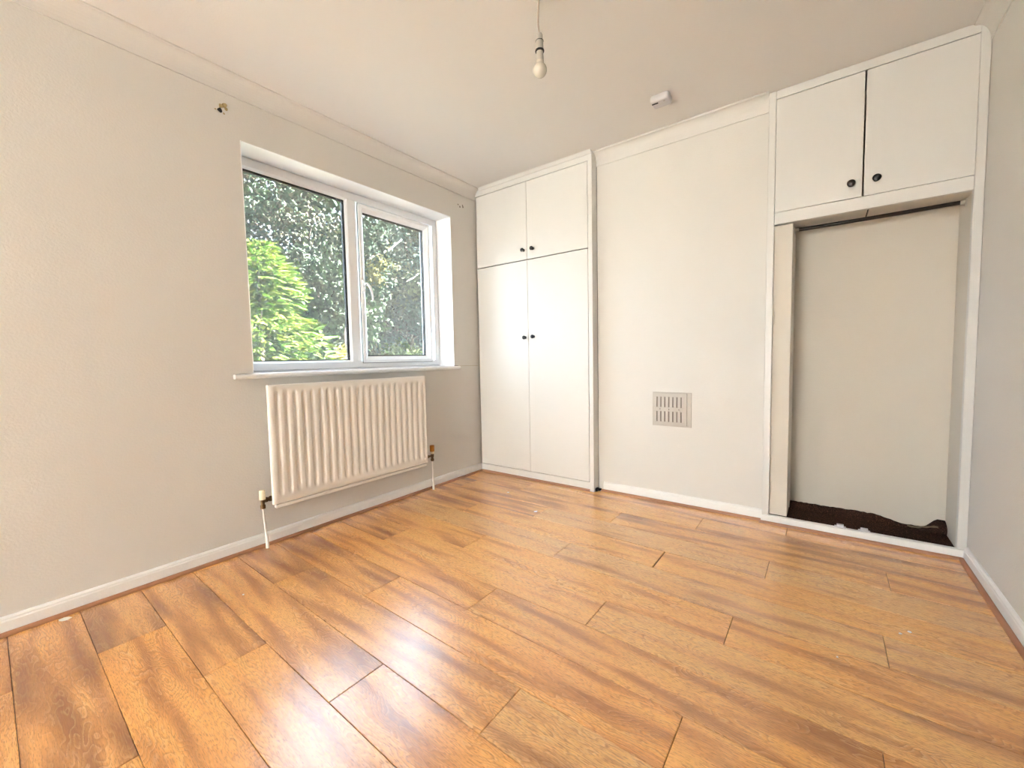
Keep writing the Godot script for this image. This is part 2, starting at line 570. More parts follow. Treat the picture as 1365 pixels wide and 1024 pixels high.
func window() -> void:
	var w := Node3D.new()
	w.name = "window_1"
	add_child(w)
	w.position = Vector3.ZERO
	structure(w, "white two-light plastic window with trees outside it", "window")
	var st := new_st()
	# outer frame
	frame_ring(st, 0.367, 1.857, 0.925, 2.1105, [Vector2(0, -0.235), Vector2(0, -0.168), Vector2(0.010, -0.168), Vector2(0.013, -0.160), Vector2(0.052, -0.160), Vector2(0.054, -0.165), Vector2(0.054, -0.235), Vector2(0, -0.235)])
	obj("frame", st, M["upvc"], w)
	st = new_st()
	bx(st, Vector3(-0.235, 0.977, 1.108), Vector3(-0.160, 2.058, 1.172), 0.003)
	obj("mullion", st, M["upvc"], w)
	# fixed light: glazing bead, spacer and two panes
	st = new_st()
	frame_ring(st, 1.170, 1.805, 0.974, 2.060, [Vector2(0, -0.175), Vector2(0, -0.163), Vector2(0.004, -0.163), Vector2(0.014, -0.176), Vector2(0.0, -0.176)])
	obj("glazing_bead", st, M["upvc"], w)
	glazing(w, 1.184, 1.800, 0.984, 2.046, -0.180)
	# opening sash
	st = new_st()
	frame_ring(st, 0.462, 1.096, 0.968, 2.046, [Vector2(0, -0.158), Vector2(0.0, -0.147), Vector2(0.002, -0.145), Vector2(0.020, -0.145), Vector2(0.024, -0.149), Vector2(0.038, -0.163), Vector2(0.045, -0.168), Vector2(0.045, -0.215), Vector2(0.008, -0.215), Vector2(0.008, -0.158), Vector2(0, -0.158)])
	var sash := obj("sash", st, M["upvc"], w)
	st = new_st()
	frame_ring(st, 0.459, 1.099, 0.965, 2.049, [Vector2(0, -0.1595), Vector2(0, -0.1575), Vector2(0.006, -0.1575), Vector2(0.006, -0.1595), Vector2(0, -0.1595)])
	obj("seal", st, M["gasket"], sash)
	glazing(w, 0.505, 1.053, 1.011, 2.003, -0.180)
	# handle on the sash stile
	st = new_st()
	bx(st, Vector3(-0.146, 1.455, 1.070), Vector3(-0.134, 1.535, 1.092), 0.004)
	bx(st, Vector3(-0.136, 1.492, 1.072), Vector3(-0.104, 1.512, 1.090), 0.004)
	tube(st, [Vector3(-0.108, 1.510, 1.082), Vector3(-0.100, 1.500, 1.074), Vector3(-0.094, 1.478, 1.062), Vector3(-0.092, 1.450, 1.052), Vector3(-0.094, 1.420, 1.046), Vector3(-0.098, 1.395, 1.043)], [0.008, 0.010, 0.009, 0.0085, 0.0085, 0.007], 10)
	var hd := obj("handle", st, M["upvc"], sash)
	hd.set_meta("label", "white lever handle hanging down")
	st = new_st()
	bx(st, Vector3(-0.1045, 1.494, 1.074), Vector3(-0.1025, 1.510, 1.088), 0.001)
	obj("key_plug", st, M["gasket"], sash)
	# white painted reveal: lining added, its paint made paler to stand in for daylight
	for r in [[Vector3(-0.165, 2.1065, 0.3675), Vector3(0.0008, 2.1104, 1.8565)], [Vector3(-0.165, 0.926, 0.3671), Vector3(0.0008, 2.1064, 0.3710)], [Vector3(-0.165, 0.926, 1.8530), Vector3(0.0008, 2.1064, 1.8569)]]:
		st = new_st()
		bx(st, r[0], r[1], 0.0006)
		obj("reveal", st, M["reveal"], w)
	# sill board
	st = new_st()
	var sp := [Vector2(-0.165, 0.900), Vector2(0.026, 0.900), Vector2(0.031, 0.905), Vector2(0.033, 0.9125), Vector2(0.031, 0.920), Vector2(0.026, 0.925), Vector2(-0.165, 0.925)]
	strip(st, sp, Vector3(0, 0, 0.368), Vector3(0, 0, 1.856), Vector3.RIGHT, Vector3.UP)
	var horn := [Vector2(0.001, 0.900), Vector2(0.026, 0.900), Vector2(0.031, 0.905), Vector2(0.033, 0.9125), Vector2(0.031, 0.920), Vector2(0.026, 0.925), Vector2(0.001, 0.925)]
	strip(st, horn, Vector3(0, 0, 1.856), Vector3(0, 0, 1.951), Vector3.RIGHT, Vector3.UP)
	strip(st, horn, Vector3(0, 0, 0.329), Vector3(0, 0, 0.368), Vector3.RIGHT, Vector3.UP)
	var sill := obj("sill", st, M["sill"], w)
	st = new_st()
	bx(st, Vector3(0.0005, 0.9252, 0.331), Vector3(0.004, 0.9285, 0.372), 0.0005)
	obj("open_joint", st, M["gap"], sill)

func glazing(w: Node, z0: float, z1: float, y0: float, y1: float, x: float) -> void:
	var st := new_st()
	bx(st, Vector3(x - 0.004, y0, z0), Vector3(x, y1, z1), 0.0)
	obj("pane", st, M["glass"], w)
	st = new_st()
	frame_ring(st, z0 - 0.002, z1 + 0.002, y0 - 0.002, y1 + 0.002, [Vector2(0.0, x + 0.004), Vector2(0.006, x + 0.004), Vector2(0.006, x + 0.0005), Vector2(0.0, x + 0.0005), Vector2(0.0, x + 0.004)])
	frame_ring(st, z0, z1, y0, y1, [Vector2(0.0, x - 0.020), Vector2(0.0, x - 0.005), Vector2(0.010, x - 0.005), Vector2(0.010, x - 0.020), Vector2(0.0, x - 0.020)])
	obj("spacer_bar", st, M["gasket"], w)
	st = new_st()
	bx(st, Vector3(x - 0.025, y0, z0), Vector3(x - 0.021, y1, z1), 0.0)
	obj("pane", st, M["glass"], w)

# ---------------------------------------------------------------- fitted joinery
func knob_mesh(st: SurfaceTool, at: Vector3, r: float) -> void:
	var xf := Transform3D(Basis(Vector3.RIGHT, PI / 2), at)   # y of the lathe points to +z
	lathe(st, [Vector2(0.0001, 0), Vector2(r * 0.75, 0), Vector2(r * 0.62, 0.003), Vector2(r * 0.45, 0.009), Vector2(r * 0.55, 0.014), Vector2(r * 0.95, 0.018), Vector2(r, 0.022), Vector2(r * 0.92, 0.026), Vector2(r * 0.6, 0.029), Vector2(0.0001, 0.030)], 20, xf)

func door_leaf(parent: Node, x0: float, x1: float, y0: float, y1: float, zf: float, knob: Vector2, r: float, called := "door") -> MeshInstance3D:
	var st := new_st()
	bx(st, Vector3(x0, y0, zf - 0.019), Vector3(x1, y1, zf), 0.0012)
	var d := obj(called, st, M["joinery"], parent)
	st = new_st()
	knob_mesh(st, Vector3(knob.x, knob.y, zf), r)
	var k := obj("knob", st, M["knob"], d)
	k.set_meta("label", "round dark knob")
	return d

func wardrobe() -> void:
	var t := thing("built_in_wardrobe", "tall white four-door fitted wardrobe in the corner beside the window", "wardrobe", Vector3.ZERO)
	var st := new_st()
	# carcass behind the doors
	bx(st, Vector3(0.002, 0.060, -0.279), Vector3(0.018, 2.399, ZW - 0.021), 0.0)
	bx(st, Vector3(1.040, 0.0, -0.279), Vector3(1.058, 2.399, ZW - 0.021), 0.0)
	bx(st, Vector3(0.018, 0.055, -0.279), Vector3(1.040, 0.073, ZW - 0.021), 0.0)
	bx(st, Vector3(0.018, 1.733, -0.279), Vector3(1.040, 1.750, ZW - 0.021), 0.0)
	obj("carcass", st, M["gap"], t)
	# face frame: right stile, plinth, header
	st = new_st()
	bx(st, Vector3(1.0525, 0.0, 0.0005), Vector3(1.0842, 2.399, ZW), 0.0012)
	obj("stile", st, M["joinery"], t)
	st = new_st()
	bx(st, Vector3(0.003, 0.0, ZW - 0.034), Vector3(1.0525, 0.0655, ZW - 0.009), 0.0015)
	obj("plinth", st, M["joinery"], t)
	st = new_st()
	bx(st, Vector3(0.003, 2.338, ZW - 0.03), Vector3(1.0525, 2.399, ZW - 0.002), 0.0015)
	obj("header", st, M["joinery"], t)
	st = new_st()
	strip(st, [Vector2(0, 0), Vector2(0.006, 0.002), Vector2(0.012, 0.010), Vector2(0.020, 0.019), Vector2(0.024, 0.022), Vector2(0.0, 0.022)], Vector3(0.058, 2.377, ZW - 0.002), Vector3(1.083, 2.377, ZW - 0.002), Vector3.BACK, Vector3.UP)
	obj("cornice", st, M["joinery"], t)
	st = new_st()
	strip(st, [Vector2(0, 0.0), Vector2(0.016, 0.0), Vector2(0.012, 0.010), Vector2(0.0, 0.014)], Vector3(0.014, 0, ZW - 0.009), Vector3(1.0522, 0, ZW - 0.009), Vector3.BACK, Vector3.UP)
	obj("beading", st, M["bead"], t)
	# doors
	door_leaf(t, 0.018, 0.5300, 1.7455, 2.3325, ZW, Vector2(0.500, 1.817), 0.0155, "upper_door")
	door_leaf(t, 0.5330, 1.0500, 1.7455, 2.3325, ZW, Vector2(0.586, 1.817), 0.0155, "upper_door")
	door_leaf(t, 0.018, 0.5308, 0.0720, 1.7385, ZW, Vector2(0.503, 1.140), 0.0150, "lower_door")
	door_leaf(t, 0.5328, 1.0490, 0.0720, 1.7385, ZW, Vector2(0.583, 1.144), 0.0150, "lower_door")
	# broken dark end of the beading at the foot of the stile
	st = new_st()
	bx(st, Vector3(1.084, 0.0005, 0.030), Vector3(1.102, 0.026, 0.062), 0.004)
	bx(st, Vector3(1.088, 0.0005, 0.004), Vector3(1.112, 0.014, 0.032), 0.003)
	var s := obj("beading_stub", st, M["gap"])
	tag(s, "small dark stub of beading at the foot of the wardrobe stile", "wood scrap")

func alcove_cupboard() -> void:
	var t := thing("alcove_cupboard", "white fitted cupboard over the open alcove right of the chimney breast", "cupboard", Vector3(2.125, 0, 0))
	var o := -t.position
	var st := new_st()
	bx(st, o + Vector3(2.125, 0.0, 0.001), o + Vector3(2.159, 2.399, ZA), 0.002)
	obj("side_stile", st, M["joinery"], t)
	st = new_st()
	bx(st, o + Vector3(2.914, 0.047, -0.005), o + Vector3(XR - 0.001, 2.399, ZA - 0.003), 0.002)
	obj("side_stile", st, M["joinery"], t)
	st = new_st()
	bx(st, o + Vector3(2.160, 2.3565, -0.005), o + Vector3(2.914, 2.399, ZA), 0.0015)
	obj("header", st, M["joinery"], t)
	st = new_st()
	bx(st, o + Vector3(2.1595, 1.688, 0.004), o + Vector3(2.9135, 1.7505, ZA), 0.002)
	obj("fascia", st, M["joinery"], t)
	# carcass of the upper cupboard
	st = new_st()
	bx(st, o + Vector3(2.145, 1.715, -0.279), o + Vector3(2.935, 1.735, 0.003), 0.0)
	bx(st, o + Vector3(2.145, 1.735, -0.279), o + Vector3(2.160, 2.399, 0.003), 0.0)
	bx(st, o + Vector3(2.920, 1.735, -0.279), o + Vector3(2.935, 2.399, 0.003), 0.0)
	obj("carcass", st, M["gap"], t)
	# boards that make the alcove's ceiling, with an open joint between them
	st = new_st()
	bx(st, o + Vector3(2.150, 1.702, -0.279), o + Vector3(2.5575, 1.714, 0.006), 0.001)
	obj("ceiling_board", st, M["alcove"], t)
	st = new_st()
	bx(st, o + Vector3(2.5645, 1.700, -0.279), o + Vector3(2.930, 1.714, 0.006), 0.001)
	obj("ceiling_board", st, M["alcove"], t)
	# upper doors
	door_leaf(t, o.x + 2.1605, o.x + 2.5290, 1.7525, 2.3525, ZA, Vector2(o.x + 2.486, 1.821), 0.0175, "upper_door")
	door_leaf(t, o.x + 2.5355, o.x + 2.9130, 1.7525, 2.3525, ZA, Vector2(o.x + 2.583, 1.823), 0.0175, "upper_door")
	# boxed-in side of the alcove
	st = new_st()
	bx(st, o + Vector3(2.140, 0.049, -0.279), o + Vector3(2.2450, 1.6845, 0.009), 0.002)
	obj("side_panel", st, M["alcove"], t)
	for y in [1.140, 0.165]:
		st = new_st()
		bx(st, o + Vector3(2.1592, y, 0.008), o + Vector3(2.1690, y + 0.075, 0.016), 0.001)
		obj("hinge_block", st, M["alcove"], t)
	st = new_st()
	bx(st, o + Vector3(2.925, 0.0, -0.279), o + Vector3(XR - 0.001, 1.70, -0.005), 0.001)
	obj("side_lining", st, M["alcove"], t)
	# threshold board
	st = new_st()
	bx(st, o + Vector3(2.125, 0.0, ZA - 0.018), o + Vector3(2.9475, 0.047, ZA + 0.010), 0.002)
	obj("threshold", st, M["skirting"], t)
	st = new_st()
	strip(st, [Vector2(0, 0.0), Vector2(0.015, 0.0), Vector2(0.012, 0.009), Vector2(0.004, 0.0135), Vector2(0.0, 0.0135)], o + Vector3(2.112, 0, ZA + 0.010), o + Vector3(XR - 0.016, 0, ZA + 0.010), Vector3.BACK, Vector3.UP)
	obj("beading", st, M["bead"], t)
	for x in [2.484, 2.582]:
		st = new_st()
		bx(st, o + Vector3(x - 0.024, 0.0465, 0.008), o + Vector3(x + 0.024, 0.052, 0.030), 0.001)
		bx(st, o + Vector3(x - 0.015, 0.051, 0.010), o + Vector3(x + 0.015, 0.063, 0.028), 0.0015)
		var c := obj("door_catch", st, M["plastic"], t)
		c.set_meta("label", "small white plastic door catch")
	# rail
	var r := thing("hanging_rail", "dark metal clothes rail across the top of the alcove", "clothes rail", Vector3(2.59, 1.682, -0.15))
	o = -r.position
	st = new_st()
	tube(st, [o + Vector3(2.262, 1.682, -0.15), o + Vector3(2.6, 1.681, -0.15), o + Vector3(2.918, 1.684, -0.15)], [0.0098], 14)
	obj("rod", st, M["rod"], r)
	for s in [[2.2436, 1.0], [2.9249, -1.0]]:
		st = new_st()
		var xf := Transform3D(Basis(Vector3.BACK, -PI / 2 * s[1]), o + Vector3(s[0], 1.682, -0.15))
		lathe(st, [Vector2(0.0001, 0), Vector2(0.019, 0), Vector2(0.018, 0.004), Vector2(0.012, 0.006), Vector2(0.0115, 0.022), Vector2(0.0001, 0.022)], 20, xf)
		obj("end_socket", st, M["grey_plastic"], r)
	# carpet remnant with its back edge curled up the wall
	st = new_st()
	var nx := 48
	var nz := 22
	var cn := fnl(91, 3)
	var grid := []
	for i in nx + 1:
		var col := []
		var x := 2.245 + (2.9235 - 2.245) * i / nx
		var edge := 0.040                              # how far up the wall the edge stands
		if x > 2.62:
			edge = lerpf(0.040, 0.010, smoothstep(2.62, 2.77, x))
		if x > 2.84:
			edge = lerpf(0.010, 0.060, smoothstep(2.84, 2.895, x))
		edge += 0.005 * cn.get_noise_2d(x * 40.0, 0.0)
		for j in nz + 1:
			var s := float(j) / nz
			var z := lerpf(0.010, -0.262, minf(s * 1.25, 1.0))
			var y := 0.022 + 0.0012 * cn.get_noise_2d(x * 90.0, z * 90.0)
			if s > 0.72:
				var q := (s - 0.72) / 0.28
				y += edge * smoothstep(0.0, 1.0, q)
				z = lerpf(-0.235, -0.276, q) + 0.010 * sin(q * PI) 
				if x > 2.80:
					z += 0.030 * smoothstep(2.80, 2.90, x) * sin(q * PI)
			col.append(Vector3(x, y, z))
		grid.append(col)
	st.set_smooth_group(1)
	for i in nx:
		for j in nz:
			poly(st, [grid[i][j], grid[i + 1][j], grid[i + 1][j + 1], grid[i][j + 1]], (grid[i][j] + grid[i + 1][j + 1]) * 0.5 + Vector3(0, -0.3, -0.3))
			var dn := Vector3(0, -0.005, -0.002)
			poly(st, [grid[i][j] + dn, grid[i + 1][j] + dn, grid[i + 1][j + 1] + dn, grid[i][j + 1] + dn], (grid[i][j] + grid[i + 1][j + 1]) * 0.5 + Vector3(0, 0.3, 0.3))
	for i in nx:
		for j in [0, nz]:
			poly(st, [grid[i][j], grid[i + 1][j], grid[i + 1][j] + Vector3(0, -0.005, -0.002), grid[i][j] + Vector3(0, -0.005, -0.002)], grid[i][j] + Vector3(0, -0.1 if j == nz else 0.0, 0.3 if j == nz else -0.3))
	var cp := obj("carpet_remnant", st, M["carpet"])
	tag(cp, "dark brown carpet remnant on the alcove floor, edge curled up", "carpet")
	st = new_st()
	# torn strip of pale backing showing on the folded corner
	var pts := []
	for k in 9:
		var x := 2.775 + 0.115 * k / 8.0
		pts.append(Vector3(x, 0.034 + 0.028 * smoothstep(2.80, 2.89, x) + 0.003 * cn.get_noise_2d(x * 140.0, 7.0), -0.238 + 0.024 * smoothstep(2.8, 2.89, x) ))
	tube(st, pts, [0.003, 0.005, 0.004, 0.006, 0.004, 0.005, 0.004, 0.006, 0.004], 7)
	obj("torn_backing", st, M["backing"], cp)
	st = new_st()
	bx(st, Vector3(2.155, 0.0, -0.279), Vector3(2.925, 0.016, 0.012), 0.0)
	var sub := obj("alcove_base", st, M["underlay"])
	sub.set_meta("kind", "structure")
	sub.name = "trim_4"
	structure(sub, "dark bare boards under the carpet in the alcove", "floorboards")

# ---------------------------------------------------------------- radiator
func radiator() -> void:
	var t := thing("radiator", "white fluted panel radiator on the wall under the window", "radiator", Vector3(0.0, 0, 1.3))
	var o := -t.position
	var z0 := 0.766
	var z1 := 1.832
	var y0 := 0.233
	var y1 := 0.864
	var xf := 0.100
	# front panel as a height field: 22 pressed grooves with rounded ends
	var st := new_st()
	var zs := []
	var n := 22
	var pitch := (1.791 - 0.791) / 21.0
	zs.append(z0)
	zs.append(z0 + 0.004)
	for k in n:
		var c := 0.791 + pitch * k
		for q in [-0.46, -0.34, -0.26, -0.18, -0.09, 0.0, 0.09, 0.18, 0.26, 0.34]:
			var zz: float = c + pitch * q
			if zz > z0 + 0.006:
				zs.append(zz)
	zs.append(z1 - 0.004)
	zs.append(z1)
	var ys := [y0, y0 + 0.004, 0.262, 0.270, 0.278, 0.284, 0.290, 0.297, 0.306, 0.318, 0.5, 0.786, 0.798, 0.807, 0.814, 0.820, 0.827, 0.835, y1 - 0.006, y1]
	var depth := func(z: float, y: float) -> float:
		var k := roundf((z - 0.791) / pitch)
		var d := 0.0
		if k >= 0 and k < n:
			var q := absf(z - (0.791 + pitch * k)) / pitch
			var across := 1.0 - smoothstep(0.06, 0.33, q)
			var along := smoothstep(0.268, 0.305, y) * (1.0 - smoothstep(0.800, 0.834, y))
			d = 0.0088 * across * along
		var e := minf(minf(z - z0, z1 - z) / 0.004, minf(y - y0, y1 - y) / 0.004)
		return d + 0.004 * (1.0 - clampf(e, 0.0, 1.0))
	st.set_smooth_group(1)
	var P := func(z: float, y: float) -> Vector3:
		return o + Vector3(xf - depth.call(z, y), y, z)
	for i in zs.size() - 1:
		for j in ys.size() - 1:
			poly(st, [P.call(zs[i], ys[j]), P.call(zs[i + 1], ys[j]), P.call(zs[i + 1], ys[j + 1]), P.call(zs[i], ys[j + 1])], o + Vector3(0.0, (ys[j] + ys[j + 1]) * 0.5, (zs[i] + zs[i + 1]) * 0.5))
	st.set_smooth_group(-1)
	# the folded rim and the back of the front panel
	var rim := [o + Vector3(xf - 0.004, y0, z0), o + Vector3(xf - 0.004, y0, z1), o + Vector3(xf - 0.004, y1, z1), o + Vector3(xf - 0.004, y1, z0)]
	var back := []
	for p in rim:
		back.append(p - Vector3(0.018, 0, 0))
	var cc := o + Vector3(xf - 0.012, (y0 + y1) * 0.5, (z0 + z1) * 0.5)
	for k in 4:
		var l := (k + 1) % 4
		poly(st, [rim[k], rim[l], back[l], back[k]], cc)
	poly(st, back, cc)
	obj("front_panel", st, M["radiator"], t)
	# convector fins, rear panel
	st = new_st()
	bx(st, o + Vector3(0.034, 0.240, z0 + 0.05), o + Vector3(0.046, 0.850, z1 - 0.06), 0.004)
	obj("rear_panel", st, M["radiator"], t)
	st = new_st()
	for k in 40:
		var z := z0 + 0.04 + (z1 - z0 - 0.08) * k / 39.0
		bx(st, o + Vector3(0.046, 0.30, z), o + Vector3(0.080, 0.82, z + 0.001), 0.0)
	obj("convector_fins", st, M["radiator"], t).set_meta("kind", "stuff")
	st = new_st()
	bx(st, o + Vector3(0.072, 0.209, z0 + 0.006), o + Vector3(0.094, 0.2285, z1 - 0.012), 0.004)
	obj("bottom_rail", st, M["radiator"], t)
	for z in [z0 + 0.16, z1 - 0.16]:
		st = new_st()
		bx(st, o + Vector3(0.0006, 0.30, z - 0.012), o + Vector3(0.030, 0.80, z + 0.012), 0.002)
		obj("wall_bracket", st, M["radiator"], t)
	# left valve (lockshield) with cream cap
	var vz := 1.872
	st = new_st()
	var side := Transform3D(Basis(Vector3.RIGHT, PI / 2), o + Vector3(0.062, 0.262, z1 - 0.004))
	lathe(st, [Vector2(0.0001, 0), Vector2(0.0145, 0), Vector2(0.0145, 0.010), Vector2(0.010, 0.012), Vector2(0.010, 0.020), Vector2(0.0135, 0.021), Vector2(0.0135, 0.032), Vector2(0.0001, 0.032)], 12, side)
	tube(st, [o + Vector3(0.062, 0.262, z1 + 0.02), o + Vector3(0.062, 0.262, vz)], [0.009], 12)
	lathe(st, [Vector2(0.0001, 0.220), Vector2(0.0125, 0.220), Vector2(0.0125, 0.238), Vector2(0.009, 0.240), Vector2(0.010, 0.275), Vector2(0.0001, 0.276)], 12, Transform3D(Basis.IDENTITY, o + Vector3(0.062, 0, vz)))
	var v := obj("valve", st, M["brass"], t)
	v.set_meta("label", "tarnished brass valve body")
	st = new_st()
	lathe(st, [Vector2(0.0001, 0.268), Vector2(0.0150, 0.268), Vector2(0.0150, 0.275), Vector2(0.0140, 0.312), Vector2(0.0125, 0.316), Vector2(0.0001, 0.317)], 18, Transform3D(Basis.IDENTITY, o + Vector3(0.062, 0, vz)))
	obj("cap", st, M["cap"], v).set_meta("label", "cream plastic valve cap")
	st = new_st()
	tube(st, [o + Vector3(0.062, 0.222, vz), o + Vector3(0.058, 0.10, vz - 0.008), o + Vector3(0.055, 0.0, vz - 0.014)], [0.0052, 0.0052, 0.0060], 12)
	lathe(st, [Vector2(0.0001, 0.0), Vector2(0.0085, 0.0), Vector2(0.0085, 0.075), Vector2(0.0068, 0.078), Vector2(0.0001, 0.078)], 14, Transform3D(Basis.IDENTITY, o + Vector3(0.055, 0.001, vz - 0.014)))
	obj("pipe", st, M["pipe"], t)
	# right valve with amber cap
	vz = 0.690
	st = new_st()
	side = Transform3D(Basis(Vector3.RIGHT, -PI / 2), o + Vector3(0.060, 0.262, z0 + 0.004))
	lathe(st, [Vector2(0.0001, 0), Vector2(0.0135, 0), Vector2(0.0135, 0.016), Vector2(0.009, 0.018), Vector2(0.009, 0.030), Vector2(0.012, 0.031), Vector2(0.012, 0.042), Vector2(0.0001, 0.042)], 12, side)
	tube(st, [o + Vector3(0.060, 0.262, z0 - 0.03), o + Vector3(0.060, 0.262, vz)], [0.008], 12)
	lathe(st, [Vector2(0.0001, 0.222), Vector2(0.012, 0.222), Vector2(0.013, 0.236), Vector2(0.008, 0.244), Vector2(0.011, 0.250), Vector2(0.0135, 0.266), Vector2(0.010, 0.280), Vector2(0.0001, 0.281)], 12, Transform3D(Basis.IDENTITY, o + Vector3(0.060, 0, vz)))
	v = obj("valve", st, M["brass"], t)
	v.set_meta("label", "dark tarnished valve body")
	st = new_st()
	lathe(st, [Vector2(0.0001, 0.276), Vector2(0.0120, 0.276), Vector2(0.0150, 0.288), Vector2(0.0160, 0.296), Vector2(0.0001, 0.296)], 18, Transform3D(Basis.IDENTITY, o + Vector3(0.060, 0, vz)))
	obj("cap_collar", st, M["cap"], v)
	st = new_st()
	lathe(st, [Vector2(0.0001, 0.295), Vector2(0.0165, 0.295), Vector2(0.0170, 0.300), Vector2(0.0170, 0.336), Vector2(0.0155, 0.340), Vector2(0.0001, 0.341)], 18, Transform3D(Basis.IDENTITY, o + Vector3(0.060, 0, vz)))
	obj("cap", st, M["amber"], v).set_meta("label", "amber plastic valve cap")
	st = new_st()
	tube(st, [o + Vector3(0.060, 0.224, vz), o + Vector3(0.058, 0.10, vz - 0.002), o + Vector3(0.056, 0.0, vz - 0.006)], [0.0048, 0.0048, 0.0056], 12)
	lathe(st, [Vector2(0.0001, 0.0), Vector2(0.0082, 0.0), Vector2(0.0082, 0.066), Vector2(0.0064, 0.069), Vector2(0.0001, 0.069)], 14, Transform3D(Basis.IDENTITY, o + Vector3(0.056, 0.001, vz - 0.006)))
	obj("pipe", st, M["pipe"], t)
	# bleed nipple at the far lower corner
	st = new_st()
	lathe(st, [Vector2(0.0001, 0), Vector2(0.012, 0), Vector2(0.012, 0.006), Vector2(0.006, 0.008), Vector2(0.0001, 0.009)], 14, Transform3D(Basis(Vector3.BACK, -PI / 2), o + Vector3(xf - 0.002, 0.262, z0 + 0.020)))
	obj("plug", st, M["radiator"], t)

# ---------------------------------------------------------------- small fittings
func air_vent() -> void:
	var t := thing("air_vent", "pale grey slotted air vent low on the chimney breast", "air vent", Vector3(1.60, 0.625, 0))
	var x0 := -0.118
	var x1 := 0.128
	var y0 := -0.112
	var y1 := 0.112
	var st := new_st()
	bx(st, Vector3(x0, y0, 0.0002), Vector3(x1, y1, 0.004), 0.001)
	obj("backing_plate", st, M["vent"], t)
	# pierced face: built as bars around two rows of seven slots
	st = new_st()
	var f0 := 0.009
	var f1 := 0.0125
	var xs := x0 + 0.028
	var pitch := 0.0255
	var sw := 0.0075
	var ax0 := x0 + 0.008
	var ax1 := x1 - 0.026
	var bands := [[y0 + 0.010, y0 + 0.030], [-0.014, 0.014], [y1 - 0.030, y1 - 0.006]]
	for b in bands:
		bx(st, Vector3(ax0, b[0], f0), Vector3(ax1, b[1], f1), 0.0004)
	for r in [[y0 + 0.030, -0.014], [0.014, y1 - 0.030]]:
		var x: float = ax0
		for k in 8:
			var e: float = xs + pitch * k if k < 7 else ax1
			bx(st, Vector3(x, r[0], f0), Vector3(e, r[1], f1), 0.0004)
			x = e + sw
	obj("slotted_face", st, M["vent"], t)
	st = new_st()
	bx(st, Vector3(ax0 + 0.004, y0 + 0.014, 0.004), Vector3(ax1 - 0.004, y1 - 0.012, 0.0075), 0.0)
	obj("sliding_shutter", st, M["vent_dark"], t)
	st = new_st()
	for r in [[Vector3(ax0, y0 + 0.010, 0.004), Vector3(ax1, y0 + 0.013, f0)], [Vector3(ax0, y1 - 0.009, 0.004), Vector3(ax1, y1 - 0.006, f0)], [Vector3(ax0, y0 + 0.010, 0.004), Vector3(ax0 + 0.003, y1 - 0.006, f0)], [Vector3(ax1 - 0.003, y0 + 0.010, 0.004), Vector3(ax1, y1 - 0.006, f0)]]:
		bx(st, r[0], r[1], 0.0)
	obj("face_rim", st, M["vent"], t)
	for x in [xs + pitch * 0.9, xs + pitch * 3.15, xs + pitch * 5.6]:
		st = new_st()
		lathe(st, [Vector2(0.0001, 0), Vector2(0.0032, 0), Vector2(0.0026, 0.0014), Vector2(0.0001, 0.002)], 10, Transform3D(Basis(Vector3.RIGHT, PI / 2), Vector3(x, 0, f1)))
		obj("screw", st, M["vent_dark"], t)

func pendant() -> void:
	var at := Vector3(1.488, H, 1.360)
	var t := thing("pendant_lamp", "bare unlit bulb hanging on white flex from the ceiling", "pendant lamp", at)
	var st := new_st()
	lathe(st, [Vector2(0.0001, -0.024), Vector2(0.010, -0.024), Vector2(0.036, -0.021), Vector2(0.046, -0.012), Vector2(0.048, -0.001), Vector2(0.0001, -0.001)], 32)
	obj("ceiling_rose", st, M["plastic"], t)
	st = new_st()
	tube(st, [Vector3(0, -0.022, 0), Vector3(-0.0015, -0.06, 0.001), Vector3(-0.004, -0.10, 0.002), Vector3(-0.005, -0.135, 0.002), Vector3(-0.002, -0.16, 0.001), Vector3(0, -0.173, 0)], [0.0033], 10)
	obj("flex", st, M["flex"], t)
	st = new_st()
	lathe(st, [Vector2(0.0001, -0.236), Vector2(0.0150, -0.236), Vector2(0.0150, -0.231), Vector2(0.0148, -0.200), Vector2(0.0138, -0.197), Vector2(0.0128, -0.196), Vector2(0.0118, -0.176), Vector2(0.0100, -0.171), Vector2(0.0001, -0.170)], 28)
	var hd := obj("lamp_holder", st, M["grey_plastic"], t)
	for r in [[-0.1985, 0.0155, 0.0028], [-0.2345, 0.0172, 0.0058]]:
		st = new_st()
		lathe(st, [Vector2(0.010, r[0] - r[2] * 0.5), Vector2(r[1], r[0] - r[2] * 0.5), Vector2(r[1] + 0.0006, r[0]), Vector2(r[1], r[0] + r[2] * 0.5), Vector2(0.010, r[0] + r[2] * 0.5)], 28)
		obj("ring", st, M["black_plastic"], hd)
	st = new_st()
	lathe(st, [Vector2(0.0001, -0.2725), Vector2(0.0152, -0.2725), Vector2(0.0148, -0.262), Vector2(0.0128, -0.236), Vector2(0.0001, -0.236)], 28)
	obj("bulb_base", st, M["grey_plastic"], t)
	st = new_st()
	var g := [Vector2(0.0001, -0.3320)]
	for k in range(1, 13):
		var a := PI * 0.78 * k / 12.0
		g.append(Vector2(0.0268 * sin(a), -0.3052 - 0.0268 * cos(a)))
	g.append(Vector2(0.0153, -0.2785))
	g.append(Vector2(0.0150, -0.2725))
	lathe(st, g, 32)
	obj("bulb", st, M["bulb"], t)

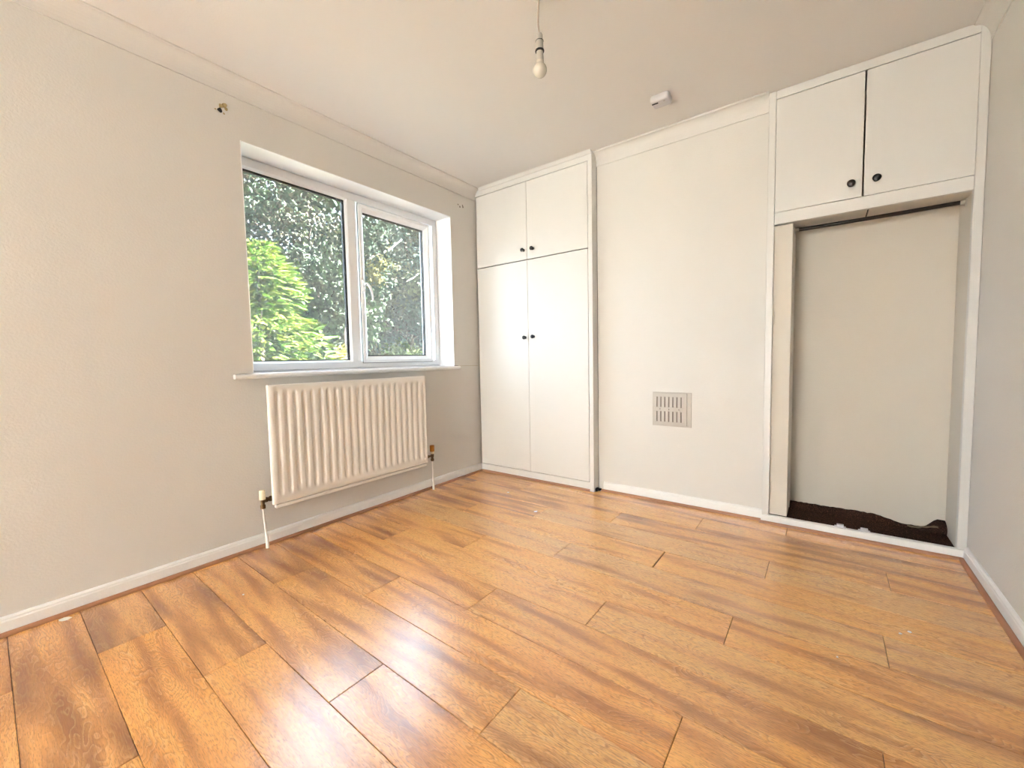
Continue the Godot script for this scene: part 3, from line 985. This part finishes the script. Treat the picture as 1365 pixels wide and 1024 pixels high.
func alarm() -> void:
	var t := thing("detector", "small white plastic detector box on the ceiling near the cupboard", "detector", Vector3(1.646, H, 0.371))
	var st := new_st()
	# rounded rectangle in plan, tapered towards the room
	var rings := []
	for lv in [[-0.0005, 0.002], [-0.006, 0.0], [-0.026, 0.0], [-0.034, 0.004], [-0.036, 0.009]]:
		var ring := []
		var hx: float = 0.050 - lv[1]
		var hz: float = 0.041 - lv[1]
		var r := 0.014
		for c in 4:
			var cx := (hx - r) * (1.0 if c == 0 or c == 3 else -1.0)
			var cz := (hz - r) * (1.0 if c < 2 else -1.0)
			for k in 6:
				var a := PI / 2 * (c + k / 5.0)
				ring.append(Vector3(cx + r * cos(a), lv[0], cz + r * sin(a)))
		rings.append(ring)
	st.set_smooth_group(1)
	for i in rings.size() - 1:
		for k in 24:
			var l := (k + 1) % 24
			poly(st, [rings[i][k], rings[i][l], rings[i + 1][l], rings[i + 1][k]], Vector3(0, -0.018, 0))
	st.set_smooth_group(-1)
	poly(st, rings[-1], Vector3(0, -0.01, 0))
	obj("housing", st, M["plastic"], t)
	st = new_st()
	bx(st, Vector3(-0.043, -0.0378, 0.0150), Vector3(-0.010, -0.0352, 0.0250), 0.0006)
	obj("sensor_slot", st, M["black_plastic"], t)
	st = new_st()
	lathe(st, [Vector2(0.0001, -0.0372), Vector2(0.0045, -0.0372), Vector2(0.0050, -0.0355), Vector2(0.0001, -0.0355)], 14, Transform3D(Basis.IDENTITY, Vector3(0.022, 0, 0.020)))
	obj("test_button", st, M["grey_plastic"], t)
	st = new_st()
	bx(st, Vector3(-0.006, -0.0366, 0.001), Vector3(0.036, -0.0354, 0.003), 0.0003)
	obj("moulded_line", st, M["grey_plastic"], t)

func chip(st: SurfaceTool, at: Vector3, n: Vector3, r: float, th: float, seed_: int) -> void:
	# an irregular flat flake lying on a surface with normal n
	var rr := RandomNumberGenerator.new()
	rr.seed = seed_
	var a := n.cross(Vector3(0.3, 0.5, 0.8)).normalized()
	var b := n.cross(a)
	var m := 7
	var lo := []
	var hi := []
	for k in m:
		var t := TAU * k / m
		var q := r * rr.randf_range(0.55, 1.15)
		lo.append(at + (a * cos(t) + b * sin(t)) * q + n * 0.0002)
		hi.append(at + (a * cos(t) + b * sin(t)) * q * 0.8 + n * th)
	for k in m:
		var l := (k + 1) % m
		poly(st, [lo[k], lo[l], hi[l], hi[k]], at)
	poly(st, hi, at - n)

func wall_scars() -> void:
	# torn-out curtain fixing left of the window
	var t := thing("plaster_hole", "torn brown screw hole in the wall above the window's left corner", "wall hole", Vector3(0, 2.221, 1.935))
	var st := new_st()
	chip(st, Vector3(0.0002, 0.0, 0.002), Vector3.RIGHT, 0.0125, 0.0015, 3)
	obj("hole", st, M["gap"], t).set_meta("label", "dark screw hole")
	st = new_st()
	chip(st, Vector3(0.0002, 0.022, -0.002), Vector3.RIGHT, 0.0115, 0.006, 4)
	chip(st, Vector3(0.0002, 0.029, -0.018), Vector3.RIGHT, 0.0125, 0.008, 5)
	chip(st, Vector3(0.0002, 0.016, -0.024), Vector3.RIGHT, 0.0075, 0.005, 6)
	obj("broken_plaster", st, M["plaster"], t)
	st = new_st()
	chip(st, Vector3(0.0002, -0.010, -0.013), Vector3.RIGHT, 0.005, 0.002, 7)
	obj("crumb", st, M["plaster"], t)
	st = new_st()
	chip(st, Vector3(0.0002, -0.003, 0.022), Vector3.RIGHT, 0.004, 0.002, 8)
	obj("crumb", st, M["plaster"], t)
	t = thing("plug_holes", "pair of small chipped screw holes above the window's right corner", "wall hole", Vector3(0, 2.228, 0.247))
	for k in [[0.000, 0.030, 0.009, 13], [-0.012, 0.008, 0.009, 14], [-0.006, -0.026, 0.011, 15], [0.006, -0.022, 0.008, 16]]:
		st = new_st()
		chip(st, Vector3(0.0002, k[0], k[1]), Vector3.RIGHT, k[2], 0.0012, k[3])
		obj("hole", st, M["vent_dark"], t)
	# hairline crack from the sill to the corner
	st = new_st()
	var cn := fnl(55, 2)
	var prev := Vector3(0.0003, 0.926, 0.330)
	for k in range(1, 15):
		var z := 0.330 - (0.330 - 0.085) * k / 14.0
		var p := Vector3(0.0003, 0.926 - 0.004 * k / 14.0 + 0.002 * cn.get_noise_1d(z * 60.0), z)
		poly(st, [prev + Vector3(0.0003, 0.0011, 0), p + Vector3(0.0003, 0.0011, 0), p + Vector3(0.0003, -0.0011, 0), prev + Vector3(0.0003, -0.0011, 0)], prev - Vector3(1, 0, 0))
		prev = p
	var c := obj("plaster_crack", st, M["plaster"])
	tag(c, "hairline crack in the wall from sill end to corner", "crack")

func flecks() -> void:
	var spots := [
		[Vector3(0.565, 0, 0.425), 0.012, "fleck of white paint on the floor in front of the wardrobe's left doors"],
		[Vector3(0.943, 0, 0.629), 0.014, "fleck of white paint on the floor out from the wardrobe's right door"],
		[Vector3(0.444, 0, 2.119), 0.006, "tiny white fleck on a plank left of the radiator's near pipe"],
		[Vector3(2.628, 0, 0.886), 0.007, "white paint fleck on a dark knot in front of the alcove, left of two"],
		[Vector3(2.656, 0, 0.856), 0.007, "white paint fleck on a dark knot in front of the alcove, right of two"],
		[Vector3(2.451, 0, 1.150), 0.004, "speck of white paint on the floor between window glare and right wall"],
		[Vector3(1.112, 0, 0.024), 0.009, "white paint flake at the foot of the wardrobe's right side"],
		[Vector3(0.052, 0, 2.597), 0.020, "torn white scrap lying against the beading below the left wall"]]
	for k in spots.size():
		var st := new_st()
		chip(st, Vector3.ZERO, Vector3.UP, spots[k][1], 0.0016, 30 + k)
		var o := obj("paint_fleck", st, M["fleck"])
		o.position = spots[k][0]
		tag(o, spots[k][2], "paint fleck", "paint flecks on the floor")

# ---------------------------------------------------------------- garden
func leaf_cluster(n: int, size: float, spread: float, seed_: int) -> ArrayMesh:
	var r := RandomNumberGenerator.new()
	r.seed = seed_
	var st := SurfaceTool.new()
	st.begin(Mesh.PRIMITIVE_TRIANGLES)
	for k in n:
		var d := Vector3(r.randfn(), r.randfn(), r.randfn()).normalized()
		var at := d * spread * pow(r.randf(), 0.5)
		var along := (d + Vector3(r.randfn(), r.randfn() - 0.4, r.randfn()) * 0.6).normalized()
		var nor := Vector3(r.randfn() * 0.6, 1.0, r.randfn() * 0.6).normalized()
		var side := along.cross(nor).normalized()
		nor = side.cross(along).normalized()
		var s := size * r.randf_range(0.7, 1.2)
		var shade := r.randf_range(0.6, 1.45)
		st.set_color(Color(shade, shade, shade))
		var a := at
		var b := at + along * s * 0.5 + side * s * 0.28 - nor * s * 0.05
		var c := at + along * s
		var e := at + along * s * 0.5 - side * s * 0.28 - nor * s * 0.05
		st.set_normal(nor)
		for p in [a, b, c, a, c, e]:
			st.add_vertex(p)
	return st.commit()

func conifer_spray(seed_: int) -> ArrayMesh:
	# a flat feathery branchlet that points along +x
	var r := RandomNumberGenerator.new()
	r.seed = seed_
	var st := SurfaceTool.new()
	st.begin(Mesh.PRIMITIVE_TRIANGLES)
	var L := 0.26
	for k in 13:
		var t := (k + 0.5) / 13.0
		var stem := Vector3(L * t, -0.05 * t * t, 0)
		for s in [-1.0, 1.0]:
			var ln: float = (0.105 * (1.0 - t) + 0.03) * r.randf_range(0.8, 1.2)
			var d := Vector3(0.8, r.randf_range(-0.25, 0.15), s * 0.75).normalized()
			var wd := 0.011
			var tip := stem + d * ln
			var off := Vector3(wd, 0, -wd * s) * 0.7
			var sh := r.randf_range(0.8, 1.2)
			st.set_color(Color(sh, sh, sh * 0.9))
			st.set_normal(Vector3.UP)
			for p in [stem - off, stem + off, tip]:
				st.add_vertex(p)
			var m := stem.lerp(tip, 0.55)
			st.set_color(Color(sh * 1.15, sh * 1.12, sh * 0.8))
			for p in [m - off * 0.4, m + off * 0.4, m + Vector3(0.05, 0.01, s * 0.012)]:
				st.add_vertex(p)
	return st.commit()

func foliage(parent: Node, mesh: ArrayMesh, xfs: Array, cols: Array) -> void:
	var mm := MultiMesh.new()
	mm.transform_format = MultiMesh.TRANSFORM_3D
	mm.use_colors = true
	mm.mesh = mesh
	mm.instance_count = xfs.size()
	for k in xfs.size():
		mm.set_instance_transform(k, xfs[k])
		mm.set_instance_color(k, cols[k])
	var o := MultiMeshInstance3D.new()
	o.name = numbered("foliage", parent)
	o.multimesh = mm
	o.material_override = M["leaf"]
	o.set_meta("kind", "stuff")
	parent.add_child(o)

func rand_basis(s: float) -> Basis:
	return Basis(Vector3(rng.randfn(), rng.randfn(), rng.randfn()).normalized(), rng.randf() * TAU).scaled(Vector3.ONE * s)

func broadleaf(called: String, label: String, at: Vector3, hgt: float, rad: float, lumps: int, per: int, cols: Array, mesh: ArrayMesh, low := 0.15) -> Node3D:
	var t := thing(called, label, "tree", at, "")
	var st := new_st()
	var lean := Vector3(rng.randf_range(-0.2, 0.2), 0, rng.randf_range(-0.2, 0.2))
	tube(st, [Vector3(0, -0.1, 0), Vector3(0, hgt * 0.3, 0) + lean * 0.5, Vector3(0, hgt * 0.8, 0) + lean], [0.12, 0.09, 0.03], 8)
	for k in 6:
		var a := TAU * k / 6.0 + rng.randf()
		var y := hgt * rng.randf_range(0.3, 0.65)
		tube(st, [Vector3(0, y, 0) + lean * 0.5, Vector3(cos(a) * rad * 0.4, y + hgt * 0.08, sin(a) * rad * 0.4), Vector3(cos(a) * rad * 0.8, y + hgt * 0.2, sin(a) * rad * 0.8)], [0.05, 0.03, 0.012], 6)
	obj("trunk", st, M["bark"], t)
	var xfs := []
	var cl := []
	for k in lumps:
		var y := lerpf(hgt * low, hgt, (k + rng.randf()) / lumps)
		var q := (y / hgt - low) / (1.0 - low)
		var rr := rad * sqrt(maxf(0.05, sin(PI * clampf(0.12 + q * 0.80, 0.0, 1.0))))
		var a := rng.randf() * TAU
		var c := Vector3(cos(a) * rr * 0.75, y, sin(a) * rr * 0.75)
		var lr := rad * rng.randf_range(0.34, 0.52)
		var base: Color = cols[rng.randi() % cols.size()]
		var lump_tone := rng.randf_range(0.40, 1.55)
		var many := per if y < 3.9 else int(per * 0.38)      # thinner towards the top
		for i in many:
			var d := Vector3(rng.randfn(), rng.randfn() * 0.8 + 0.15, rng.randfn()).normalized()
			var p := c + d * lr * pow(rng.randf(), 0.35) * Vector3(1, 0.8, 1)
			xfs.append(Transform3D(rand_basis(rng.randf_range(0.8, 1.25)), p))
			var v := rng.randf_range(0.7, 1.35) * lump_tone
			cl.append(Color(base.r * v, base.g * v, base.b * v))
	foliage(t, mesh, xfs, cl)
	return t

func garden() -> void:
	rng.seed = 404
	var g := -0.45
	var st := new_st()
	bx(st, Vector3(-40, g - 0.3, -40), Vector3(-0.30, g, 30), 0.0)
	structure(obj("ground", st, M["grass"]), "garden ground outside under the trees", "ground")
	var small := leaf_cluster(12, 0.125, 0.24, 1)
	var big := leaf_cluster(18, 0.12, 0.28, 2)
	# linear leaf colours
	var grey_green := [Color(0.47, 0.65, 0.42), Color(0.56, 0.72, 0.47), Color(0.36, 0.56, 0.36), Color(0.69, 0.72, 0.49)]
	var blue_green := [Color(0.40, 0.59, 0.51), Color(0.49, 0.69, 0.59), Color(0.59, 0.72, 0.64)]
	var pale_green := [Color(0.72, 0.72, 0.49), Color(0.64, 0.72, 0.49), Color(0.56, 0.72, 0.49)]
	broadleaf("broadleaf_tree", "grey-green leafy tree behind the bright conifer outside the window", Vector3(-7.6, g, -2.2), 6.4, 1.75, 26, 170, grey_green, small)
	broadleaf("broadleaf_tree", "tall blue-green tree filling the middle of the window view", Vector3(-8.9, g, -4.1), 6.8, 1.9, 26, 170, blue_green, small)
	broadleaf("broadleaf_tree", "pale green leafy tree seen through the opening sash", Vector3(-7.4, g, -5.4), 6.2, 1.7, 26, 170, pale_green + blue_green, small)
	broadleaf("broadleaf_tree", "blue-green tree at the far right of the window view", Vector3(-8.0, g, -7.4), 6.6, 1.9, 24, 160, blue_green + grey_green, small)
	broadleaf("broadleaf_tree", "tree outside at the far left of the window view", Vector3(-8.2, g, 0.2), 6.4, 1.8, 22, 150, grey_green, small)
	var back := [[Vector3(-11.5, g, -0.6), "leftmost"], [Vector3(-12.0, g, -3.6), "second from left"], [Vector3(-11.8, g, -6.8), "third from left"], [Vector3(-12.0, g, -10.0), "rightmost"]]
	for k in back.size():
		var t := broadleaf("woodland_tree", "dense blue-green tree in the back row behind the garden trees, %s" % back[k][1], back[k][0], 5.6, 2.3, 24, 110, blue_green, big, 0.02)
		t.set_meta("group", "trees in the back row")
	# bright conifer
	var cf := thing("conifer", "bright yellow-green feathery conifer at the lower left of the window", "tree", Vector3(-5.0, g, -0.25))
	st = new_st()
	tube(st, [Vector3(0, -0.1, 0), Vector3(0.03, 1.5, 0.02), Vector3(0, 3.3, 0)], [0.07, 0.05, 0.01], 8)
	obj("trunk", st, M["bark"], cf)
	for v in 3:
		var xfs := []
		var cl := []
		for k in 1500:
			var y := 3.35 * pow(rng.randf(), 0.85)
			var r := (1.35 * pow(1.0 - y / 3.5, 0.75) + 0.08) * (0.8 + 0.35 * sin(y * 7.0 + v))
			var a := rng.randf() * TAU
			var q := sqrt(rng.randf_range(0.25, 1.0))
			var p := Vector3(cos(a) * r * q, y, sin(a) * r * q)
			var b := Basis(Vector3.UP, -a + rng.randfn() * 0.35) * Basis(Vector3.BACK, rng.randf_range(-0.35, 0.35)) * Basis(Vector3.RIGHT, rng.randfn() * 0.5)
			xfs.append(Transform3D(b.scaled(Vector3.ONE * rng.randf_range(0.45, 0.95)), p))
			var w := rng.randf_range(0.8, 1.2)
			if rng.randf() < 0.3:
				cl.append(Color(0.22 * w, 0.25 * w, 0.05 * w))
			else:
				cl.append(Color(0.11 * w, 0.19 * w, 0.035 * w))
		foliage(cf, conifer_spray(60 + v), xfs, cl)
	# long yellow-tipped bough reaching to the right
	for v in 2:
		var xfs := []
		var cl := []
		for k in 90:
			var t := k / 89.0
			var p := Vector3(0.3 + 0.2 * t, lerpf(1.35, 1.78, t) + rng.randfn() * 0.035 - 0.10 * v, lerpf(-0.7, -1.35, t) + rng.randfn() * 0.05)
			var b := Basis(Vector3.UP, PI / 2 + rng.randfn() * 0.35) * Basis(Vector3.BACK, 0.25 + rng.randfn() * 0.2) * Basis(Vector3.RIGHT, rng.randfn() * 0.5)
			xfs.append(Transform3D(b.scaled(Vector3.ONE * 0.55), p))
			cl.append(Color(0.36, 0.32, 0.07) if t > 0.5 else Color(0.20, 0.28, 0.06))
		foliage(cf, conifer_spray(70 + v), xfs, cl)
	# light green bush below the opening sash
	var sb := thing("garden_bush", "low light green bush at the bottom of the opening sash", "bush", Vector3(-6.2, g, -4.0))
	st = new_st()
	for k in 5:
		var a := TAU * k / 5.0
		tube(st, [Vector3(0, -0.05, 0), Vector3(cos(a) * 0.2, 0.8, sin(a) * 0.2), Vector3(cos(a) * 0.45, 1.5, sin(a) * 0.45)], [0.02, 0.015, 0.006], 6)
	obj("stem", st, M["bark"], sb)
	var bxf := []
	var bcl := []
	for k in 420:
		var d := Vector3(rng.randfn(), rng.randfn(), rng.randfn()).normalized() * pow(rng.randf(), 0.4)
		bxf.append(Transform3D(rand_basis(rng.randf_range(0.7, 1.1)), Vector3(0, 0.98, 0) + d * Vector3(0.55, 0.80, 0.62)))
		var w := rng.randf_range(0.8, 1.25)
		bcl.append(Color(0.34 * w, 0.48 * w, 0.16 * w))
	foliage(sb, small, bxf, bcl)
	# bare pale boughs crossing the view of the sash, one with yellow leaves
	var br := thing("bare_bough", "pale bare bough with yellow leaves seen through the opening sash", "branch", Vector3(-5.6, g, -2.75))
	var ob := -br.position
	st = new_st()
	tube(st, [ob + Vector3(-5.6, g, -2.10), ob + Vector3(-5.7, 1.6, -2.2), ob + Vector3(-5.8, 2.7, -2.45), ob + Vector3(-5.9, 3.2, -2.80), ob + Vector3(-6.0, 3.42, -3.20), ob + Vector3(-6.0, 3.62, -3.60), ob + Vector3(-6.0, 3.95, -4.0)], [0.05, 0.04, 0.034, 0.030, 0.026, 0.020, 0.010], 8)
	obj("branch", st, M["pale_bark"], br)
	var yx := []
	var yc := []
	for k in 46:
		var t := rng.randf()
		var p := ob + Vector3(-5.75, lerpf(2.75, 3.35, t), lerpf(-2.85, -3.25, t)) + Vector3(rng.randfn(), rng.randfn(), rng.randfn()) * 0.10
		yx.append(Transform3D(rand_basis(0.6), p))
		yc.append(Color(0.70, 0.66, 0.20))
	foliage(br, small, yx, yc)
	var b2 := thing("bare_bough", "short pale bare bough at the right edge of the opening sash", "branch", Vector3(-6.0, g, -4.9))
	ob = -b2.position
	st = new_st()
	tube(st, [ob + Vector3(-6.6, g, -5.3), ob + Vector3(-6.4, 2.4, -5.2), ob + Vector3(-6.1, 3.35, -4.75), ob + Vector3(-6.0, 3.05, -4.3), ob + Vector3(-6.0, 2.95, -4.1)], [0.05, 0.04, 0.026, 0.018, 0.008], 8)
	obj("branch", st, M["pale_bark"], b2)

# ---------------------------------------------------------------- build
func _ready() -> void:
	var cam := Camera3D.new()
	cam.name = "camera"
	cam.position = Vector3(2.3966, 0.9802, 2.7922)
	cam.rotation = Vector3(-0.0621, 0.6435, -0.0195)
	cam.keep_aspect = Camera3D.KEEP_HEIGHT
	cam.fov = 85.37
	cam.near = 0.02
	cam.far = 200.0
	add_child(cam)
	cam.current = true

	var sun := DirectionalLight3D.new()        # hazy sun from over the far right corner: it enters no window
	sun.name = "sun"
	sun.light_color = Color(0.97, 0.97, 0.965)
	sun.light_energy = 12.0
	sun.light_angular_distance = 1.5
	sun.shadow_enabled = true
	sun.sky_mode = DirectionalLight3D.SKY_MODE_LIGHT_ONLY
	add_child(sun)
	sun.look_at_from_position(Vector3.ZERO, Vector3(-0.75, -0.58, 0.32), Vector3.UP)

	var env := Environment.new()
	var sky := Sky.new()
	var sm := ProceduralSkyMaterial.new()      # bright even overcast
	sm.sky_top_color = Color(0.80, 0.90, 1.0)
	sm.sky_horizon_color = Color(0.87, 0.94, 1.0)
	sm.ground_horizon_color = Color(0.5, 0.5, 0.45)
	sm.ground_bottom_color = Color(0.3, 0.3, 0.25)
	sm.sky_energy_multiplier = 1.25
	sm.ground_energy_multiplier = 1.0
	sky.sky_material = sm
	env.background_mode = Environment.BG_SKY
	env.sky = sky
	env.ambient_light_source = Environment.AMBIENT_SOURCE_SKY
	env.tonemap_mode = Environment.TONE_MAPPER_LINEAR
	env.tonemap_exposure = 7.7
	env.sdfgi_enabled = true
	env.ssao_enabled = true
	env.ssil_enabled = true
	var we := WorldEnvironment.new()
	we.name = "world"
	we.environment = env
	add_child(we)

	materials()
	wood_mats()
	room()
	window()
	wardrobe()
	alcove_cupboard()
	radiator()
	air_vent()
	pendant()
	alarm()
	wall_scars()
	flecks()
	garden()
